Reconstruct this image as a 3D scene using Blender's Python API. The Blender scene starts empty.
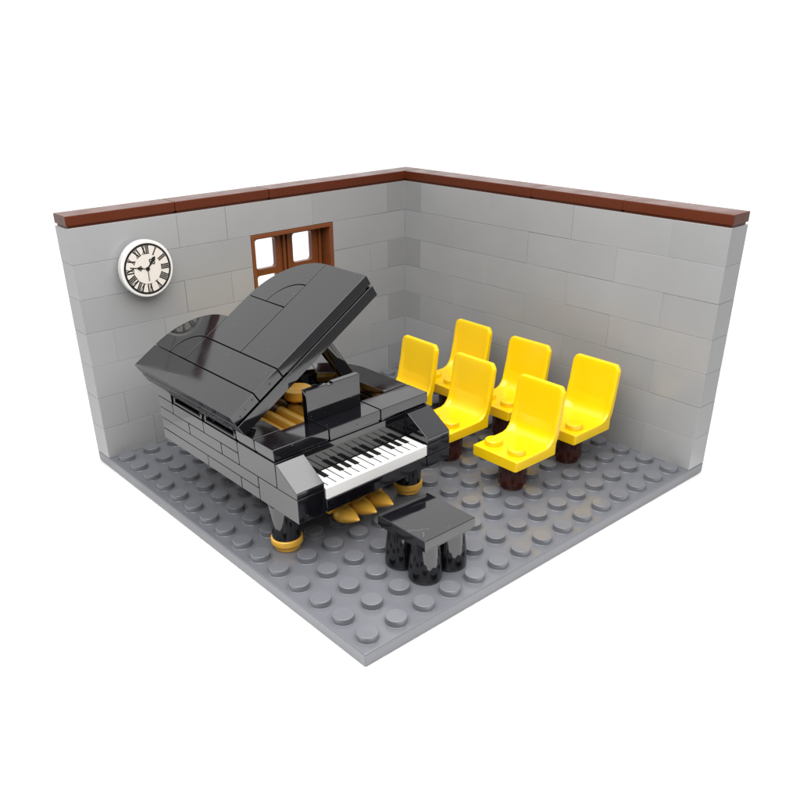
import bpy, bmesh, math, random
from mathutils import Matrix, Vector
random.seed(11)
S = 0.008                      # one stud pitch = 8 mm; all shapes below are in studs
R = math.radians
scene = bpy.context.scene

# ------------------------------------------------------------------ camera
CAM = (-10.0819, -12.5598, 13.5213)
YAW, PITCH, ROLL, FPX, CX, CY = 0.871137, 0.481007, -0.018175, 817.47, 376.695, 474.313
cy_, sy_, cp_, sp_ = math.cos(YAW), math.sin(YAW), math.cos(PITCH), math.sin(PITCH)
fw = Vector((cy_ * cp_, sy_ * cp_, -sp_)); rt = Vector((sy_, -cy_, 0)); up = rt.cross(fw)
cr, sr = math.cos(ROLL), math.sin(ROLL)
rx = cr * rt + sr * up; ux = -sr * rt + cr * up
cam = bpy.data.cameras.new("camera"); cam_o = bpy.data.objects.new("camera", cam)
scene.collection.objects.link(cam_o)
m = Matrix((rx, ux, -fw)).transposed().to_4x4(); m.translation = Vector(CAM) * S
cam_o.matrix_world = m
cam.sensor_width = 36; cam.lens = 36 * FPX / 800
cam.shift_x = (400 - CX) / 800; cam.shift_y = (CY - 400) / 800
cam.clip_start = 0.005; cam.clip_end = 100
scene.camera = cam_o

# ------------------------------------------------------------------ white studio surround and softbox
world = bpy.data.worlds.new("World"); scene.world = world; world.use_nodes = True
bgn = world.node_tree.nodes["Background"]
bgn.inputs[0].default_value = (1.0, 1.0, 1.0, 1); bgn.inputs[1].default_value = 1.25
# white backdrop behind and above the model, dimmer room on the photographer's side
wn = world.node_tree; wt = wn.nodes.new("ShaderNodeTexCoord")
wd = wn.nodes.new("ShaderNodeVectorMath"); wd.operation = 'DOT_PRODUCT'; wd.inputs[1].default_value = (0.64, 0.77, 0.0)
wn.links.new(wt.outputs["Generated"], wd.inputs[0])
wm = wn.nodes.new("ShaderNodeMapRange"); wm.interpolation_type = 'SMOOTHSTEP'
for k_, v_ in (("From Min", -0.25), ("From Max", 0.5), ("To Min", 0.35), ("To Max", 1.25)): wm.inputs[k_].default_value = v_
wn.links.new(wd.outputs["Value"], wm.inputs["Value"]); wn.links.new(wm.outputs["Result"], bgn.inputs[1])
def softbox(name, loc, target, size, watts, col):
    l = bpy.data.lights.new(name, 'AREA'); l.shape = 'SQUARE'; l.size = size * S; l.energy = watts; l.color = col
    o = bpy.data.objects.new(name, l); scene.collection.objects.link(o)
    o.location = Vector(loc) * S
    o.rotation_euler = (Vector(target) - Vector(loc)).to_track_quat('-Z', 'Y').to_euler()
softbox("softbox", (-3, -3, 22), (-3, -3, 0), 32, 1.0, (1, 0.995, 0.985))
scene.view_settings.view_transform = 'Standard'; scene.view_settings.look = 'None'
scene.view_settings.exposure = 0.0; scene.view_settings.gamma = 1.0

# ------------------------------------------------------------------ materials
def plastic(name, col, rough=0.14, jitter=0.0, wave=0.05, specks=0.0, ior=1.54, sss=0.0, metallic=0.0, scuff=0.08, spec=0.5):
    mt = bpy.data.materials.new(name); mt.use_nodes = True
    nt = mt.node_tree; b = nt.nodes["Principled BSDF"]; L = nt.links.new
    b.inputs["IOR"].default_value = ior; b.inputs["Specular IOR Level"].default_value = spec; b.inputs["Metallic"].default_value = metallic
    if sss:
        b.inputs["Subsurface Weight"].default_value = sss
        b.inputs["Subsurface Radius"].default_value = (1, 0.7, 0.3); b.inputs["Subsurface Scale"].default_value = 0.12 * S
    tc = nt.nodes.new("ShaderNodeTexCoord")
    def noise(sc, det=3, ro=0.55):
        n = nt.nodes.new("ShaderNodeTexNoise"); n.inputs["Scale"].default_value = sc / S
        n.inputs["Detail"].default_value = det; n.inputs["Roughness"].default_value = ro
        L(tc.outputs["Object"], n.inputs["Vector"]); return n
    def ramp(src, a, bb, lo, hi):
        r = nt.nodes.new("ShaderNodeMapRange"); L(src, r.inputs["Value"])
        r.inputs["From Min"].default_value = a; r.inputs["From Max"].default_value = bb
        r.inputs["To Min"].default_value = lo; r.inputs["To Max"].default_value = hi; return r.outputs["Result"]
    n1 = noise(0.9, 4); L(ramp(n1.outputs["Fac"], 0.3, 0.7, max(0.02, rough - scuff), rough + scuff), b.inputs["Roughness"])
    hsv = nt.nodes.new("ShaderNodeHueSaturation"); hsv.inputs["Color"].default_value = (*col, 1)
    val = ramp(noise(0.35, 2).outputs["Fac"], 0.3, 0.7, 0.97, 1.03)
    if jitter:
        g = nt.nodes.new("ShaderNodeNewGeometry")
        r = ramp(g.outputs["Random Per Island"], 0, 1, 1 - jitter, 1 + jitter)
        mu = nt.nodes.new("ShaderNodeMath"); mu.operation = 'MULTIPLY'; L(val, mu.inputs[0]); L(r, mu.inputs[1]); val = mu.outputs[0]
    L(val, hsv.inputs["Value"])
    colour = hsv.outputs["Color"]
    if specks:                                   # dust grains lying on the plastic
        n2 = noise(14, 2, 0.6); mix = nt.nodes.new("ShaderNodeMix"); mix.data_type = 'RGBA'
        L(ramp(n2.outputs["Fac"], 0.73, 0.78, 0, specks), mix.inputs["Factor"])
        L(colour, mix.inputs[6]); mix.inputs[7].default_value = (0.45, 0.44, 0.42, 1); colour = mix.outputs[2]
    L(colour, b.inputs["Base Color"])
    bp = nt.nodes.new("ShaderNodeBump"); bp.inputs["Strength"].default_value = wave; bp.inputs["Distance"].default_value = 0.05 * S
    L(noise(1.1, 2).outputs["Fac"], bp.inputs["Height"]); L(bp.outputs["Normal"], b.inputs["Normal"])
    return mt

M = {}
M['black'] = plastic("black_plastic", (0.004, 0.004, 0.0055), 0.07, 0.15, 0.02, 0.3, 1.74, scuff=0.045)
M['wall'] = plastic("light_grey_plastic", (0.288, 0.290, 0.294), 0.2, 0.035, 0.02, scuff=0.03)
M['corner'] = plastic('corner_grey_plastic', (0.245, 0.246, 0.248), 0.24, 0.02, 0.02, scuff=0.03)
M['base'] = plastic("dark_grey_plastic", (0.138, 0.142, 0.158), 0.2, 0, 0.03, 0.25, scuff=0.04)
M['brown'] = plastic("reddish_brown_plastic", (0.088, 0.019, 0.007), 0.3, 0.05, 0.03, spec=0.22)
M['frame'] = plastic("brown_window_plastic", (0.165, 0.046, 0.013), 0.25, 0.03, 0.03, spec=0.4)
M['dbrown'] = plastic("dark_brown_plastic", (0.055, 0.012, 0.007), 0.15, 0, 0.04)
M['yellow'] = plastic("yellow_plastic", (0.84, 0.55, 0.003), 0.2, 0, 0.03, sss=0.15)
M['gold'] = plastic("pearl_gold_plastic", (0.82, 0.45, 0.06), 0.26, 0.06, 0.04, metallic=0.08)
M['white'] = plastic("white_plastic", (0.68, 0.67, 0.655), 0.16, 0, 0.03)
M['scuff'] = plastic('scuffed_plastic', (0.14, 0.14, 0.14), 0.5, 0, 0.0)
M['print'] = plastic("black_print", (0.01, 0.01, 0.01), 0.3, 0, 0.0)
M['face'] = plastic("dial_print", (0.66, 0.61, 0.56), 0.25, 0, 0.02)
M['core'] = plastic("shadow_gap_plastic", (0.03, 0.03, 0.03), 0.5, 0, 0.0)
M['table'] = plastic("white_table", (0.94, 0.94, 0.94), 0.5, 0, 0.0)

# ------------------------------------------------------------------ mesh helpers (stud units)
def bevel(bm, geom_edges, w, seg=2):
    if w > 0 and geom_edges:
        bmesh.ops.bevel(bm, geom=geom_edges, offset=w, segments=seg, profile=0.5, affect='EDGES', clamp_overlap=True)
def merge(dst, src, mi=0, xf=None):
    if xf is not None: bmesh.ops.transform(src, matrix=xf, verts=src.verts)
    me = bpy.data.meshes.new("tmp")
    for f in src.faces: f.material_index = mi
    src.to_mesh(me); src.free(); 
    n0 = len(dst.faces); dst.from_mesh(me); bpy.data.meshes.remove(me)
def prism(bm, poly, z0, z1, bev=0.025, mi=0, xf=None, sharp=25, seg=2):
    t = bmesh.new()
    lo = [t.verts.new((x, y, z0)) for x, y in poly]; hi = [t.verts.new((x, y, z1)) for x, y in poly]
    n = len(poly)
    t.faces.new(lo[::-1]); t.faces.new(hi)
    for i in range(n): t.faces.new((lo[i], lo[(i + 1) % n], hi[(i + 1) % n], hi[i]))
    t.normal_update()
    bmesh.ops.recalc_face_normals(t, faces=t.faces)
    if bev:
        es = [e for e in t.edges if len(e.link_faces) == 2 and e.calc_face_angle(0) > R(sharp)]
        bevel(t, es, bev, seg)
    merge(bm, t, mi, xf)
def box(bm, x0, x1, y0, y1, z0, z1, bev=0.025, mi=0, xf=None):
    prism(bm, [(x0, y0), (x1, y0), (x1, y1), (x0, y1)], z0, z1, bev, mi, xf)
def lathe(bm, prof, c=(0, 0, 0), seg=40, mi=0, xf=None):
    t = bmesh.new(); rings = []
    for r, z in prof:
        if r < 1e-6: rings.append([t.verts.new((0, 0, z))])
        else: rings.append([t.verts.new((r * math.cos(2 * math.pi * i / seg), r * math.sin(2 * math.pi * i / seg), z)) for i in range(seg)])
    for a, b in zip(rings, rings[1:]):
        for i in range(seg):
            j = (i + 1) % seg
            if len(a) == 1 and len(b) == 1: continue
            if len(a) == 1: t.faces.new((a[0], b[j], b[i]))
            elif len(b) == 1: t.faces.new((a[i], a[j], b[0]))
            else: t.faces.new((a[i], a[j], b[j], b[i]))
    bmesh.ops.recalc_face_normals(t, faces=t.faces)
    tr = Matrix.Translation(c)
    merge(bm, t, mi, tr if xf is None else xf @ tr)
def rounded(r, z0, z1, b=0.04):
    """closed cylinder profile with softened rims"""
    return [(0, z0), (r - b, z0), (r - b * .3, z0 + b * .3), (r, z0 + b), (r, z1 - b), (r - b * .3, z1 - b * .3), (r - b, z1), (0, z1)]
def arc(cx, cy, r, a0, a1, n=18):
    return [(cx + r * math.cos(R(a0 + (a1 - a0) * i / n)), cy + r * math.sin(R(a0 + (a1 - a0) * i / n))) for i in range(n + 1)]
def obj(name, bm, mats, parent=None, off=(0, 0, 0), loc=(0, 0, 0), smooth=28):
    me = bpy.data.meshes.new(name)
    bmesh.ops.translate(bm, vec=-Vector(off), verts=bm.verts)
    bmesh.ops.scale(bm, vec=(S, S, S), verts=bm.verts)
    bm.to_mesh(me); bm.free()
    for k in (mats if isinstance(mats, (list, tuple)) else [mats]): me.materials.append(M[k])
    me.shade_smooth(); me.set_sharp_from_angle(angle=R(60))
    o = bpy.data.objects.new(name, me); scene.collection.objects.link(o)
    o.location = Vector(loc) * S
    if parent: o.parent = parent
    w = o.modifiers.new("weighted_normal", 'WEIGHTED_NORMAL'); w.keep_sharp = True; w.weight = 80
    return o
def thing(name, label, cat, loc=(0, 0, 0), rot=(0, 0, 0), group=None):
    o = bpy.data.objects.new(name, None); scene.collection.objects.link(o)
    o.empty_display_size = 0.004
    o.location = Vector(loc) * S; o.rotation_euler = rot
    o['label'] = label; o['category'] = cat
    if group: o['group'] = group
    return o
B = bmesh.new
def copy_tree(o, parent=None):
    c = o.copy(); scene.collection.objects.link(c)
    if parent: c.parent = parent
    for ch in list(o.children): copy_tree(ch, c)
    return c

# ------------------------------------------------------------------ table
bm = B(); t = [bm.verts.new(v) for v in ((-9, -7, -.42), (17, -7, -.42), (17, 17, -.42), (-9, 17, -.42))]; bm.faces.new(t)
tb = obj('table_surface', bm, 'table'); tb['kind'] = 'structure'; tb['label'] = 'plain white surface under and around the brick model'

# ------------------------------------------------------------------ studded base plate
def stud_cell(bm, cx, cy, h=0.2, r=0.3, seg=24):
    st = [(r + .03, 0), (r + .008, .008), (r, .03), (r, h - .022), (r - .007, h - .007), (r - .022, h)]
    rings = []
    sq = []
    for i in range(seg):
        a = 2 * math.pi * i / seg; c, s = math.cos(a), math.sin(a); k = 0.5 / max(abs(c), abs(s))
        sq.append(bm.verts.new((cx + k * c, cy + k * s, 0)))
    rings.append(sq)
    for rr, z in st:
        rings.append([bm.verts.new((cx + rr * math.cos(2 * math.pi * i / seg), cy + rr * math.sin(2 * math.pi * i / seg), z)) for i in range(seg)])
    for a, b in zip(rings, rings[1:]):
        for i in range(seg):
            j = (i + 1) % seg; bm.faces.new((a[i], a[j], b[j], b[i]))
    bm.faces.new(rings[-1])
base = thing('baseplate', 'square dark grey studded plate carrying the walls, piano and chairs', 'baseplate')
bm = B()
for i in range(15):
    for j in range(15): stud_cell(bm, i + .5, j + .5)
bmesh.ops.remove_doubles(bm, verts=bm.verts, dist=1e-4)
for v in bm.verts:      # keep the top sheet inside the rounded edge of the plate below
    if v.co.z < .001:
        v.co.x = max(.055, v.co.x); v.co.y = max(.055, v.co.y)
obj('stud_field', bm, 'base', base)
bm = B(); box(bm, 0, 16, 0, 16, -.4, -0.0015, .05); obj('plate', bm, 'base', base)

# ------------------------------------------------------------------ walls of stacked bricks
def jit(a=0.004): return random.uniform(-a, a)
GAP = 0.003
def brick(bm, x0, x1, y0, y1, z0, z1, bev=0.012):
    cx, cy, cz = (x0 + x1) / 2, (y0 + y1) / 2, (z0 + z1) / 2
    xf = Matrix.Translation((cx + jit(), cy + jit(), cz)) @ Matrix.Rotation(jit(.0022), 4, 'Z') @ Matrix.Rotation(jit(.0025), 4, 'X') @ Matrix.Rotation(jit(.0025), 4, 'Y')
    hx, hy, hz = (x1 - x0) / 2 - GAP, (y1 - y0) / 2 - GAP * .5, (z1 - z0) / 2 - GAP * .8
    box(bm, -hx, hx, -hy, hy, -hz, hz, bev, 0, xf)
wl = thing('brick_wall', 'light grey brick wall with the brown window and the round clock on it', 'wall', (8, 15.5, 0))
wr = thing('brick_wall', 'plain light grey brick wall without openings, behind the yellow chairs', 'wall', (15.5, 7.5, 0))
left_rows = {1: [[0, 2, 6, 10, 14]], 2: [[0, 1, 5, 9, 13, 16]], 3: [[0, 4, 7, 11, 14]], 4: [[0, 1, 3, 7], [11, 13, 16]],
             5: [[0, 4, 6, 7], [11, 13, 14]], 6: [[0, 3, 7], [11, 16]], 7: [[0, 4, 6, 10, 14]]}
right_rows = {1: [14, 10, 6, 2, 0], 2: [15, 12, 8, 4, 0], 3: [14, 10, 6, 2, 0], 4: [15, 12, 8, 4, 0], 5: [14, 10, 6, 2, 0], 6: [15, 12, 8, 4, 0], 7: [14, 10, 6, 2, 0]}
bm = B(); bm2 = B()
for k in range(1, 8):
    z0, z1 = (k - 1) * 1.2, k * 1.2
    for run in left_rows[k]:
        for a, b in zip(run, run[1:]): brick(bm, a, b, 15, 16, z0, z1)
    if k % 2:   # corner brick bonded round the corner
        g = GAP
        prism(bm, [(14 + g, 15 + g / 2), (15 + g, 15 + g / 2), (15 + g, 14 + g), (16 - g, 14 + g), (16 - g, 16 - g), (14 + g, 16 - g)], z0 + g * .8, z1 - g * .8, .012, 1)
    for a, b in zip(right_rows[k], right_rows[k][1:]): brick(bm2, 15, 16, b, a, z0, z1)
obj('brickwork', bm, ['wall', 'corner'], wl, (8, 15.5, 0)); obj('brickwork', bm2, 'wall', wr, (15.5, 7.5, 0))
bm = B()
for x0, x1, z0, z1 in ((.3, 6.7, .1, 8.3), (11.3, 15.7, .1, 8.3), (6.7, 11.3, .1, 3.5), (6.7, 11.3, 7.3, 8.3)): box(bm, x0, x1, 15.3, 15.7, z0, z1, 0)
obj('light_block_core', bm, 'core', wl, (8, 15.5, 0))  # added dark slabs inside the bricks, stop light leaking through the joints
bm = B(); box(bm, 15.3, 15.7, .3, 15.25, .1, 8.3, 0); obj('light_block_core', bm, 'core', wr, (15.5, 7.5, 0))
def coping(parent, off, x0, x1, y0, y1):
    bm = B(); g = .008
    xf = Matrix.Translation(((x0 + x1) / 2, (y0 + y1) / 2, 8.4)) @ Matrix.Rotation(jit(.003), 4, 'Z')
    hx, hy = (x1 - x0) / 2 - g, (y1 - y0) / 2 - g * .3
    box(bm, -hx, hx, -hy, hy, .075, .4, .022, 0, xf); box(bm, -hx + .06, hx - .06, -hy + .06, hy - .06, .004, .08, 0, 0, xf)
    obj('coping_tile', bm, 'brown', parent, off)
for a, b in ((0, 4), (4, 8), (8, 16)): coping(wl, (8, 15.5, 0), a, b, 15, 16)
for a, b in ((0, 4), (4, 8), (8, 15)): coping(wr, (15.5, 7.5, 0), 15, 16, a, b)

# window set in the left wall
XZ = Matrix(((1, 0, 0, 0), (0, 0, -1, 0), (0, 1, 0, 0), (0, 0, 0, 1)))   # prism's x,y become x,z; extrusion goes to -y
def frame_xz(bm, x0, x1, z0, z1, holes, ya, yb, bev=.02, rad=.12):
    """flat frame in the xz plane with rounded holes, from y=ya (front) to y=yb, built from bars and corner fillets"""
    xs = sorted({x0, x1, *[h[0] for h in holes], *[h[1] for h in holes]}); zs = sorted({z0, z1, *[h[2] for h in holes], *[h[3] for h in holes]})
    t = bmesh.new(); vc = {}
    def V(x, z):
        k = (round(x, 4), round(z, 4))
        if k not in vc: vc[k] = t.verts.new((x, ya, z))
        return vc[k]
    for a, b in zip(xs, xs[1:]):
        for c, d in zip(zs, zs[1:]):
            mx, mz = (a + b) / 2, (c + d) / 2
            if any(h[0] < mx < h[1] and h[2] < mz < h[3] for h in holes): continue
            t.faces.new((V(a, c), V(b, c), V(b, d), V(a, d)))
    r = bmesh.ops.extrude_face_region(t, geom=list(t.faces))
    bmesh.ops.translate(t, vec=(0, yb - ya, 0), verts=[v for v in r['geom'] if isinstance(v, bmesh.types.BMVert)])
    bmesh.ops.recalc_face_normals(t, faces=t.faces)
    # round the inner corners of the holes
    es = []
    for ed in t.edges:
        v0, v1 = ed.verts
        if abs(v0.co.x - v1.co.x) < 1e-5 and abs(v0.co.z - v1.co.z) < 1e-5:
            for h in holes:
                if min(abs(v0.co.x - h[0]), abs(v0.co.x - h[1])) < 1e-5 and min(abs(v0.co.z - h[2]), abs(v0.co.z - h[3])) < 1e-5: es.append(ed)
    if rad and es: bevel(t, list(set(es)), rad, 5)
    if bev:
        es = [ed for ed in t.edges if len(ed.link_faces) == 2 and ed.calc_face_angle(0) > R(60)]
        bevel(t, es, bev, 2)
    merge(bm, t)
win = bpy.data.objects.new('window', None); scene.collection.objects.link(win); win.parent = wl; win.empty_display_size = .003
win.location = Vector((1, 0, 3.6)) * S; WO = (9, 15.5, 3.6)
bm = B(); frame_xz(bm, 7.015, 10.985, 3.615, 7.185, [(7.17, 10.83, 3.80, 7.03)], 14.985, 15.99, .018, 0)
obj('window_frame', bm, 'frame', win, WO)
for x0 in (7.19, 9.0):
    bm = B()
    frame_xz(bm, x0, x0 + 1.78, 3.83, 7.0, [(x0 + .36, x0 + 1.33, 5.68, 6.86), (x0 + .36, x0 + 1.33, 4.24, 5.42)], 15.62, 15.86, .02, .13)
    box(bm, x0 + .02, x0 + .14, 15.50, 15.61, 3.83, 7.0, .02); box(bm, x0 + 1.62, x0 + 1.74, 15.50, 15.61, 3.83, 7.0, .02)
    obj('casement', bm, 'frame', win, WO)

# ------------------------------------------------------------------ clock on the wall
CC = (2.40, 14.5, 6.79)
ck = thing('wall_clock', 'small round white clock with black roman numerals high on the wall', 'clock', (CC[0], 15, CC[2]))
CO = (CC[0], 15, CC[2])
# local dial frame: u right (+x), v up (+z), w out of the wall (-y)
DX = Matrix.Translation(CC) @ Matrix(((1, 0, 0, 0), (0, 0, -1, 0), (0, 1, 0, 0), (0, 0, 0, 1)))
bm = B(); lathe(bm, [(0, -.31), (.86, -.31), (.86, -.26), (.965, -.26), (.985, -.24), (.985, -.04), (.97, -.012), (.94, 0), (0, 0)], (0, 0, 0), 72, 0, DX)
box(bm, -.3, .3, -.3, .3, -.5, -.3, .02, 0, DX)
obj('clock_body', bm, 'white', ck, CO)
bm = B(); lathe(bm, [(0, .001), (.82, .001), (.82, .004), (0, .004)], (0, 0, 0), 72, 0, DX); obj('dial', bm, 'face', ck, CO)
bm = B(); lathe(bm, [(.81, .001), (.81, .009), (.88, .009), (.88, .001)], (0, 0, 0), 72, 0, DX); obj('dial_ring', bm, 'print', ck, CO)
def stroke(bm, p, q, w, z=.009, xf=None):
    d = Vector((q[0] - p[0], q[1] - p[1])); d.normalize(); nx, ny = -d.y * w / 2, d.x * w / 2
    prism(bm, [(p[0] + nx, p[1] + ny), (p[0] - nx, p[1] - ny), (q[0] - nx, q[1] - ny), (q[0] + nx, q[1] + ny)], .002, z, 0, 0, xf)
def numeral(txt, ang):
    bm = B(); H = .27; cw = {'I': .062, 'V': .135, 'X': .135}
    tot = sum(cw[c] for c in txt); x = -tot / 2
    xf = DX @ Matrix.Rotation(-ang, 4, 'Z') @ Matrix.Translation((0, .655, 0))
    z = .008
    for c in txt:
        w = cw[c]; z += .0006
        if c == 'I': stroke(bm, (x + w / 2, -H / 2), (x + w / 2, H / 2), .046, z, xf)
        elif c == 'V': stroke(bm, (x + .028, H / 2), (x + w / 2, -H / 2), .052, z, xf); stroke(bm, (x + w - .022, H / 2), (x + w / 2, -H / 2), .022, z + .0003, xf)
        else: stroke(bm, (x + .026, H / 2), (x + w - .026, -H / 2), .052, z, xf); stroke(bm, (x + w - .022, H / 2), (x + .022, -H / 2), .022, z + .0003, xf)
        x += w
    stroke(bm, (-tot / 2 - .008, H / 2), (tot / 2 + .008, H / 2), .016, .0072, xf); stroke(bm, (-tot / 2 - .008, -H / 2), (tot / 2 + .008, -H / 2), .016, .0072, xf)
    obj('numeral', bm, 'print', ck, CO)
for i, s_ in enumerate(['XII', 'I', 'II', 'III', 'IIII', 'V', 'VI', 'VII', 'VIII', 'IX', 'X', 'XI']): numeral(s_, R(30 * i))
def hand(name, ang, length, spade, w, z):
    bm = B(); xf = DX @ Matrix.Rotation(-ang, 4, 'Z')
    stroke(bm, (0, -.05), (0, length), w, z, xf)
    if spade:
        c, r = spade
        for dx, dy, rr in ((-r * .62, 0, r * .55), (r * .62, 0, r * .55), (0, r * .95, r * .62), (0, -r * .8, r * .4)):
            lathe(bm, [(rr * .45, .003), (rr * .45, z + .0004 + abs(dx) * .002), (rr, z + .0004 + abs(dx) * .002), (rr, .003)], (dx, c + dy, 0), 20, 0, xf)
    obj(name, bm, 'print', ck, CO)
hand('hour_hand', R(40), .50, (.30, .11), .05, .016)
hand('minute_hand', R(282), .66, (.27, .075), .03, .018)
hand('second_hand', R(180), .42, None, .022, .02)
bm = B(); lathe(bm, [(0, .024), (.075, .024), (.075, .002), (0, .002)], (0, 0, 0), 24, 0, DX); obj('hand_hub', bm, 'print', ck, CO)

# ------------------------------------------------------------------ grand piano (sits a little high on its right leg)
PO = (1, 4, 0)
gp = thing('grand_piano', 'black brick grand piano with raised lid and white keyboard', 'piano', PO, (0, R(-1.25), 0))
def P(name, bm, mat, parent=None): return obj(name, bm, mat, parent or gp, PO)
case = B(); g = .019
def pb(x0, x1, y0, y1, z0, z1, bev=.010):
    cx, cy, cz = (x0 + x1) / 2, (y0 + y1) / 2, (z0 + z1) / 2
    xf = Matrix.Translation((cx + jit(.002), cy, cz)) @ Matrix.Rotation(jit(.003), 4, 'Z') @ Matrix.Rotation(jit(.004), 4, 'Y')
    box(case, -(x1 - x0) / 2 + g, (x1 - x0) / 2 - g, -(y1 - y0) / 2 + g, (y1 - y0) / 2 - g, -(z1 - z0) / 2 + g * .6, (z1 - z0) / 2 - g * .6, bev, 0, xf)
# left long side, plate by plate
for z0, ys in ((1.6, [6, 7, 9, 12]), (2.0, [6, 12]), (2.4, [7, 8, 10, 12]), (2.8, [7, 9, 11, 12])):
    for a, b in zip(ys, ys[1:]): pb(1, 2, a, b, z0, z0 + .4)
pb(1, 2, 4, 6, 1.6, 2.4); pb(1, 2, 5, 7, 2.4, 3.2)
pb(1, 2, 11, 12, 3.2, 3.6)
# front block under and behind the keys
pb(2, 6, 4, 5, 1.6, 2.0); pb(6, 7, 4, 6, 1.6, 2.0); pb(6, 7, 4, 5, 2.0, 2.4)
pb(2, 6, 5, 6, 1.6, 3.2); pb(6, 7, 5, 6, 2.0, 3.2)
# right side, bend and tail: rim of the sound box
def ring(z0, z1, a_end=90, bev=.010):
    o1 = [(7 - g, 6 + g), (7 - g, 8)] + arc(5, 8, 2 - g, 0, a_end)[1:]
    i1 = arc(5, 8, 1 + g, a_end, 0)[:-1] + [(6 + g, 8), (6 + g, 6 + g)]
    prism(case, o1 + i1, z0 + g * .6, z1 - g * .6, bev, sharp=30)
for z0 in (1.6, 2.0, 2.4, 2.8): ring(z0, z0 + .4)
for z0 in (1.6, 2.4):
    prism(case, [(3, 9 + g), (5 - g, 9 + g), (5 - g, 10 - g), (3, 10 - g)], z0 + .005, z0 + .795, .016)
    prism(case, arc(1, 10, 2 - g, 0, 70) + arc(1, 10, 1 + g, 70, 0), z0 + .005, z0 + .795, .016, sharp=30)
# sound board inside
prism(case, [(2, 6), (6, 6), (6, 8)] + arc(5, 8, 1, 0, 90)[1:] + [(2.9, 9), (2.6, 10.4), (2, 10.8)], 1.62, 2.38, 0)
P('case', case, 'black')
bm = B()
prism(bm, arc(5, 8, 1.9, 60, 90) + [(2.9, 9.9), (2.9, 9.55)] + arc(5, 8, 1.55, 90, 60), 2.4, 3.56, .012, sharp=40)
P('inner_rim', bm, 'black')
# rim tiles on top
for x0, x1, y0, y1 in ((1, 3, 5, 6), (3, 5, 5, 6), (5, 7, 5, 6), (1, 2, 6, 7)):
    bm = B(); box(bm, x0 + g, x1 - g, y0 + g, y1 - g, 3.265, 3.6, .018); box(bm, x0 + .06, x1 - .06, y0 + .06, y1 - .06, 3.2, 3.27, 0)
    if (x0, y0) == (3, 5): lathe(bm, [(0, .0), (.022, .0), (.022, .004), (0, .004)], (0, 0, 0), 12, 1, Matrix.Translation((4.05, y0 + g - .001, 3.42)) @ Matrix.Rotation(R(90), 4, 'X'))
    P('rim_tile', bm, ['black', 'core'])
bm = B()
prism(bm, [(7 - g, 6 + g), (7 - g, 8)] + arc(5, 8, 2 - g, 0, 63)[1:] + arc(5, 8, 1 + g, 63, 0)[:-1] + [(6 + g, 8), (6 + g, 6 + g)], 3.25, 3.6, .018, sharp=30)
P('curved_rim', bm, 'black')
# cheek blocks left and right of the keys
for x0 in (1, 6):
    bm = B(); yz = Matrix(((0, 0, 1, 0), (1, 0, 0, 0), (0, 1, 0, 0), (0, 0, 0, 1)))   # prism x,y -> y,z ; extrude along x
    prism(bm, [(4 + g, 2.405), (5 - g, 2.405), (5 - g, 3.185), (4.92, 3.185), (4 + g, 2.60)], x0 + g, x0 + 1 - g, .016, 0, yz)
    P('cheek_block', bm, 'black')
# keyboard
kb = B(); box(kb, 2.02, 5.98, 4.0, 4.985, 2.05, 2.4, .014); box(kb, 2.06, 5.94, 4.05, 4.95, 2.0, 2.06, 0)
for i in range(14):
    x = 2.19 + .29 * i
    if x < 5.96: box(kb, x - .017, x + .017, 4.12, 4.98, 2.39, 2.407, 0, 1)
kbo = P('keyboard', kb, ['white', 'print'])
for i in (1, 3, 4, 5, 7, 8, 10, 11, 12):
    bm = B(); x = 2.19 + .29 * i; box(bm, x - .088, x + .088, 4.56, 4.975, 2.396, 2.411, 0); P('black_key', bm, 'print', kbo)
# legs with gold feet
leg0 = B(); lathe(leg0, [(0, .36), (.43, .36), (.45, .42), (.48, 1.3), (.49, 1.56), (.46, 1.6), (0, 1.6)], (0, 0, 0), 40)
foot0 = B(); lathe(foot0, [(0, 0), (.385, 0), (.40, .02), (.40, .16), (.46, .17), (.49, .19), (.495, .22), (.495, .36), (.48, .39), (.45, .4), (0, .4)], (0, 0, 0), 40)
legs = []
for i, (x, y) in enumerate(((1.5, 5.5), (6.5, 5.5), (4.0, 9.0))):
    if i == 0:
        l = obj('leg', leg0, 'black', gp, (0, 0, 0), (x - 1, y - 4, 0)); f = obj('foot_ring', foot0, 'gold', l)
    else:
        l2 = l.copy(); scene.collection.objects.link(l2); l2.location = Vector((x - 1, y - 4, 0)) * S
        f2 = f.copy(); scene.collection.objects.link(f2); f2.parent = l2
# pedals: three pointed gold teardrops under a gold bar
bm = B(); box(bm, 2.95, 5.15, 5.25, 5.6, .6, .88, .03); ly = P('pedal_bar', bm, 'gold')
bm = B(); box(bm, 3.55, 4.45, 5.3, 5.6, .87, 1.6, .03); P('pedal_lyre', bm, 'black')
tear = [(0, -.72), (.03, -.70), (.085, -.60), (.18, -.41), (.285, -.15), (.335, .05), (.31, .22), (.22, .34), (.1, .4), (0, .41)]
for x in (3.37, 4.06, 4.75):
    bm = B(); lathe(bm, tear, (0, 0, 0), 32, 0, Matrix.Translation((x, 4.97, .56)) @ Matrix.Rotation(R(-90 - 8), 4, 'X') @ Matrix.Diagonal((1, .85, 1, 1)))
    bmesh.ops.recalc_face_normals(bm, faces=bm.faces); P('pedal', bm, 'gold')
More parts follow.
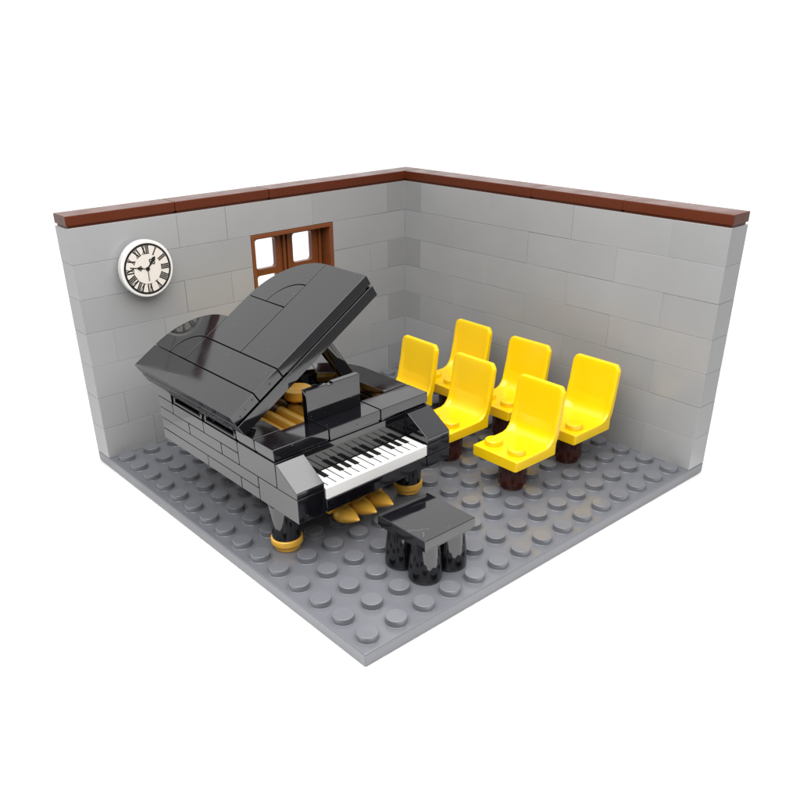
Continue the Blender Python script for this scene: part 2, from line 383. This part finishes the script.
# gold strings and round gold tiles inside
for k in range(5):
    x = 2.95 + .5 * k; bm = B()
    yz = Matrix.Translation((x, 8.0, 2.58)) @ Matrix.Rotation(R(90), 4, 'X')
    lathe(bm, rounded(.21, -1.9, 1.9, .05), (0, 0, 0), 24, 0, yz); P('string_bar', bm, 'gold')
for x, y, z in ((4.60, 8.85, 2.98), (4.85, 7.95, 2.85)):
    bm = B(); lathe(bm, [(0, 0), (.44, 0), (.44, .06), (.485, .06), (.495, .08), (.495, .30), (.48, .33), (.45, .345), (0, .345)], (x, y, z), 48); P('round_tile', bm, 'gold')
# music stand
bm = B()
prism(bm, [(2.79, 3.6), (4.82, 3.6), (4.82, 4.64), (3.80, 4.64), (3.80, 4.59), (3.60, 4.59), (3.60, 4.64), (2.79, 4.64)], -5.97, -5.75, .018, 0, XZ)
P('music_stand', bm, 'black')
# lid
TH = R(31.7 - 1.25)
LX = Matrix(((math.cos(TH), 0, -math.sin(TH), 0), (0, 1, 0, 6.18), (math.sin(TH), 0, math.cos(TH), 0), (0, 0, 0, 1)))
top = Vector((.49 - .045, 0, 4.31 + .07)) - .8 * Vector((-math.sin(TH), 0, math.cos(TH))); LX[0][3] = top.x; LX[2][3] = top.z
bm = B()
prism(bm, [(.02, .02), (6, .02), (6, 2)] + arc(4, 2, 2, 0, 90)[1:] + [(3, 4)] + arc(1, 4, 2, 0, 90)[1:] + [(.02, 6)], 0, .385, .018, 0, LX, sharp=40)
lid = P('lid', bm, 'black')
def lidtile(poly, marks=()):
    bm = B(); prism(bm, poly, .47, .8, .010, 0, LX, sharp=40)
    cx = sum(p[0] for p in poly) / len(poly); cy = sum(p[1] for p in poly) / len(poly)
    prism(bm, [(cx + (x - cx) * .9, cy + (y - cy) * .9) for x, y in poly], .387, .475, 0, 0, LX)
    for u, w, r in marks: lathe(bm, [(0, 0), (r, 0), (r, .004), (0, .004)], (0, 0, 0), 12, 1, LX @ Matrix.Translation((u, g + .0005, w)) @ Matrix.Rotation(R(90), 4, 'X'))
    P('lid_tile', bm, ['black', 'core'], lid)
def rect(a, b, c, d): return [(a + g, c + g), (b - g, c + g), (b - g, d - g), (a + g, d - g)]
lidtile(rect(0, 1, 0, 6), ((.28, .58, .03), (.52, .62, .025), (.85, .68, .03))); lidtile(rect(1, 2, 0, 4), ((1.55, .62, .035),)); lidtile(rect(2, 4, 2, 4)); lidtile(rect(2, 6, 0, 2))
for cx, cy in ((1, 4), (4, 2)):
    lidtile([(cx + x, cy + y) for x, y in arc(0, 0, 2 - g, .3, 89.7) + arc(0, 0, 1 + g, 89.5, .5)])
    lidtile([(cx + g, cy + g)] + [(cx + x, cy + y) for x, y in arc(0, 0, 1 - g, .6, 89.4)])
for v0 in (.9, 2.9):
    bm = B(); box(bm, .04, .96, v0 + .03, v0 + 1.92, -.3, -.003, .03, 0, LX); P('hinge_plate', bm, 'black', lid)
    bm = B(); y0 = 6.18 + v0 - .08
    box(bm, 1.22, 1.95, y0 + .02, y0 + 1.95, 3.2, 3.42, .03); 
    for q0, q1 in (((1.07, y0 + .12, 3.26), (1.07, y0 + 1.85, 3.26)), ((1.07, y0 + 1.85, 3.26), (1.07, y0 + 1.85, 3.52)), ((1.07, y0 + .12, 3.26), (1.07, y0 + .12, 3.45))):  # added bead rods, shaped to catch bright lines along the hinge edges
        v = Vector(q1) - Vector(q0); xf = Matrix.Translation(q0) @ v.to_track_quat('Z', 'Y').to_matrix().to_4x4()
        lathe(bm, rounded(.045, -.04, v.length + .04, .02), (0, 0, 0), 16, 0, xf)
    P('hinge', bm, 'black')
# prop stick
bm = B()
a = Vector((6.12, 8.1, 3.58)); dirv = Vector((-1.0, 0, 1.5)).normalized()
yv = Vector((0, 1, 0)); xv = yv.cross(dirv)
PX = Matrix((xv, yv, dirv)).transposed().to_4x4(); PX.translation = a
box(bm, -.22, .22, -.16, .16, .0, 3.0, .03, 0, PX); box(bm, -.10, .10, -.24, -.15, .9, 2.95, .03, 0, PX)
P('prop_stick', bm, 'black')

# ------------------------------------------------------------------ piano stool
so = (4, 2, 0)
st = thing('piano_stool', 'low black stool with square seat in front of the keyboard', 'stool', so)
bm = B(); box(bm, 3.01, 4.99, 1.01, 2.99, 1.275, 1.6, .022); box(bm, 3.07, 4.93, 1.07, 2.93, 1.2, 1.28, 0)
for pts in ([(3.02, 1.75), (3.18, 1.70), (3.27, 1.58), (3.40, 1.55), (3.46, 1.47)], [(3.16, 1.24), (3.27, 1.32), (3.31, 1.44)], [(3.5, 1.5), (3.56, 1.42)]):   # hair-fine scuffs on the glossy top
    for p_, q_ in zip(pts, pts[1:]): stroke(bm, p_, q_, .014, .003, Matrix.Translation((0, 0, 1.5985)))
for f_ in bm.faces:
    if f_.calc_center_median().z > 1.6002: f_.material_index = 1
obj('seat', bm, ['black', 'scuff'], st, so)
lg = B(); lathe(lg, [(0, 0), (.44, 0), (.48, .03), (.495, .08), (.495, .3), (.475, .62), (.43, .95), (.41, 1.2), (0, 1.2)], (0, 0, 0), 40)
first = None
for x, y in ((3.5, 1.5), (4.5, 1.5), (3.5, 2.5), (4.5, 2.5)):
    if first is None: first = obj('leg', lg, 'black', st, (0, 0, 0), (x - 4, y - 2, 0))
    else:
        c = first.copy(); scene.collection.objects.link(c); c.location = Vector((x - 4, y - 2, 0)) * S

# ------------------------------------------------------------------ yellow chairs (facing the piano)
def shell_stations():
    out = []
    for y in (-.98, -.965, -.92, -.86, -.80, -.74, -.5, 0, .5, .74, .80, .86, .92, .965, .98):
        out.append(y)
    return out
def smoothstep(a, b, x): t = min(1, max(0, (x - a) / (b - a))); return t * t * (3 - 2 * t)
def chair_mesh():
    """one moulded strip: profile in x,z swept across y; returns seat and backrest halves"""
    # inner (sitter side) and outer profiles, paired point by point: (inner x,z),(outer x,z)
    inner = [(-1.0, 1.57), (-.8, 1.58), (-.3, 1.585), (.2, 1.59), (.50, 1.60), (.68, 1.64), (.82, 1.73), (.91, 1.86), (.955, 2.02), (.985, 2.3), (1.03, 2.7), (1.08, 3.1), (1.115, 3.4), (1.13, 3.5), (1.15, 3.56)]
    outer = [(-1.0, 1.2), (-.8, 1.2), (-.3, 1.2), (.2, 1.2), (.60, 1.2), (.80, 1.2), (.99, 1.2), (1.0, 1.60), (1.09, 1.80), (1.17, 2.2), (1.23, 2.65), (1.29, 3.1), (1.325, 3.4), (1.33, 3.5), (1.30, 3.57)]
    return inner, outer
def build_shell(i0, i1, cap0, cap1):
    inner, outer = chair_mesh(); ys = shell_stations(); bm = B(); gin = []; gout = []
    for y in ys:
        ay = abs(y); edge = smoothstep(.62, .98, ay)
        rnd = .0
        if ay > .9: rnd = .055 * ((ay - .9) / .08) ** 2
        ri, ro = [], []
        for k in range(i0, i1 + 1):
            (xi, zi), (xo, zo) = inner[k], outer[k]
            dx, dz = xi - xo, zi - zo; L_ = math.hypot(dx, dz)
            wing = smoothstep(3, 6, k) * .05 * (1 - smoothstep(.70, .88, ay)) * (1 - smoothstep(8.5, 12.5, k))   # dished sitting side
            side = smoothstep(4, 7, k) * (1 - smoothstep(8, 10, k)) * .10 * edge           # flared corner
            ti = wing + rnd * .7 - side
            topdrop = (.17 * smoothstep(.80, .98, ay)**1.5) * smoothstep(3.0, 3.56, (zi + zo) / 2)
            px, pz = xi - dx / L_ * ti, zi - dz / L_ * ti - topdrop
            qx, qz = xo + dx / L_ * rnd * .7, zo + dz / L_ * rnd * .7 - topdrop
            if k == 0: px += rnd * .7; qx += rnd * .7
            ri.append(bm.verts.new((px, y, pz))); ro.append(bm.verts.new((qx, y, qz)))
        gin.append(ri); gout.append(ro)
    n = i1 - i0
    for a in range(len(ys) - 1):
        for k in range(n):
            bm.faces.new((gin[a][k], gin[a][k + 1], gin[a + 1][k + 1], gin[a + 1][k]))
            bm.faces.new((gout[a][k], gout[a + 1][k], gout[a + 1][k + 1], gout[a][k + 1]))
        if cap0: bm.faces.new((gin[a][0], gin[a + 1][0], gout[a + 1][0], gout[a][0]))
        if cap1: bm.faces.new((gin[a][n], gout[a][n], gout[a + 1][n], gin[a + 1][n]))
    for a in (0, len(ys) - 1):
        for k in range(n): bm.faces.new((gin[a][k], gout[a][k], gout[a][k + 1], gin[a][k + 1]))
    bmesh.ops.recalc_face_normals(bm, faces=bm.faces)
    return bm
def soften(bm, w=.03, ang=50):
    es = [ed for ed in bm.edges if len(ed.link_faces) == 2 and ed.calc_face_angle(0) > R(ang)]
    bevel(bm, es, w, 3)
GR = 'yellow chairs in two rows'
ch = thing('chair', 'yellow plastic chair nearest the front edge of the base, both seat studs in full view', 'chair', (9.5, 3.47, 0), (0, 0, 0), GR)
bm = build_shell(0, 9, True, False); soften(bm)
for y in (-.5, .5): lathe(bm, [(.3, 1.55), (.3, 1.73), (.285, 1.76), (.25, 1.775), (0, 1.775)], (-.48, y, 0), 32)
obj('seat', bm, 'yellow', ch)
bm = build_shell(9, 14, False, True); soften(bm); obj('backrest', bm, 'yellow', ch)
bm = B(); lathe(bm, [(0, .0), (.38, .0), (.40, .02), (.40, .17), (.47, .18), (.49, .2), (.49, 1.17), (.46, 1.2), (0, 1.2)], (0, 0, 0), 40); obj('pedestal', bm, 'dbrown', ch)
for x, y, rz, lab in ((12.55, 3.47, 0, 'yellow chair at the front end of the row along the plain wall'),
                      (12.42, 6.4, 1.0, 'middle yellow chair of the row along the plain wall, between two others'),
                      (12.5, 9.45, -.6, 'yellow chair at the corner end of the row along the plain wall'),
                      (9.5, 6.52, .6, 'yellow chair in the middle of the row beside the piano'),
                      (9.45, 9.38, -1.0, "yellow chair whose seat is hidden behind the piano's curved side")):
    c = copy_tree(ch); c.location = Vector((x, y, 0)) * S; c.rotation_euler = (0, 0, R(rz)); c['label'] = lab
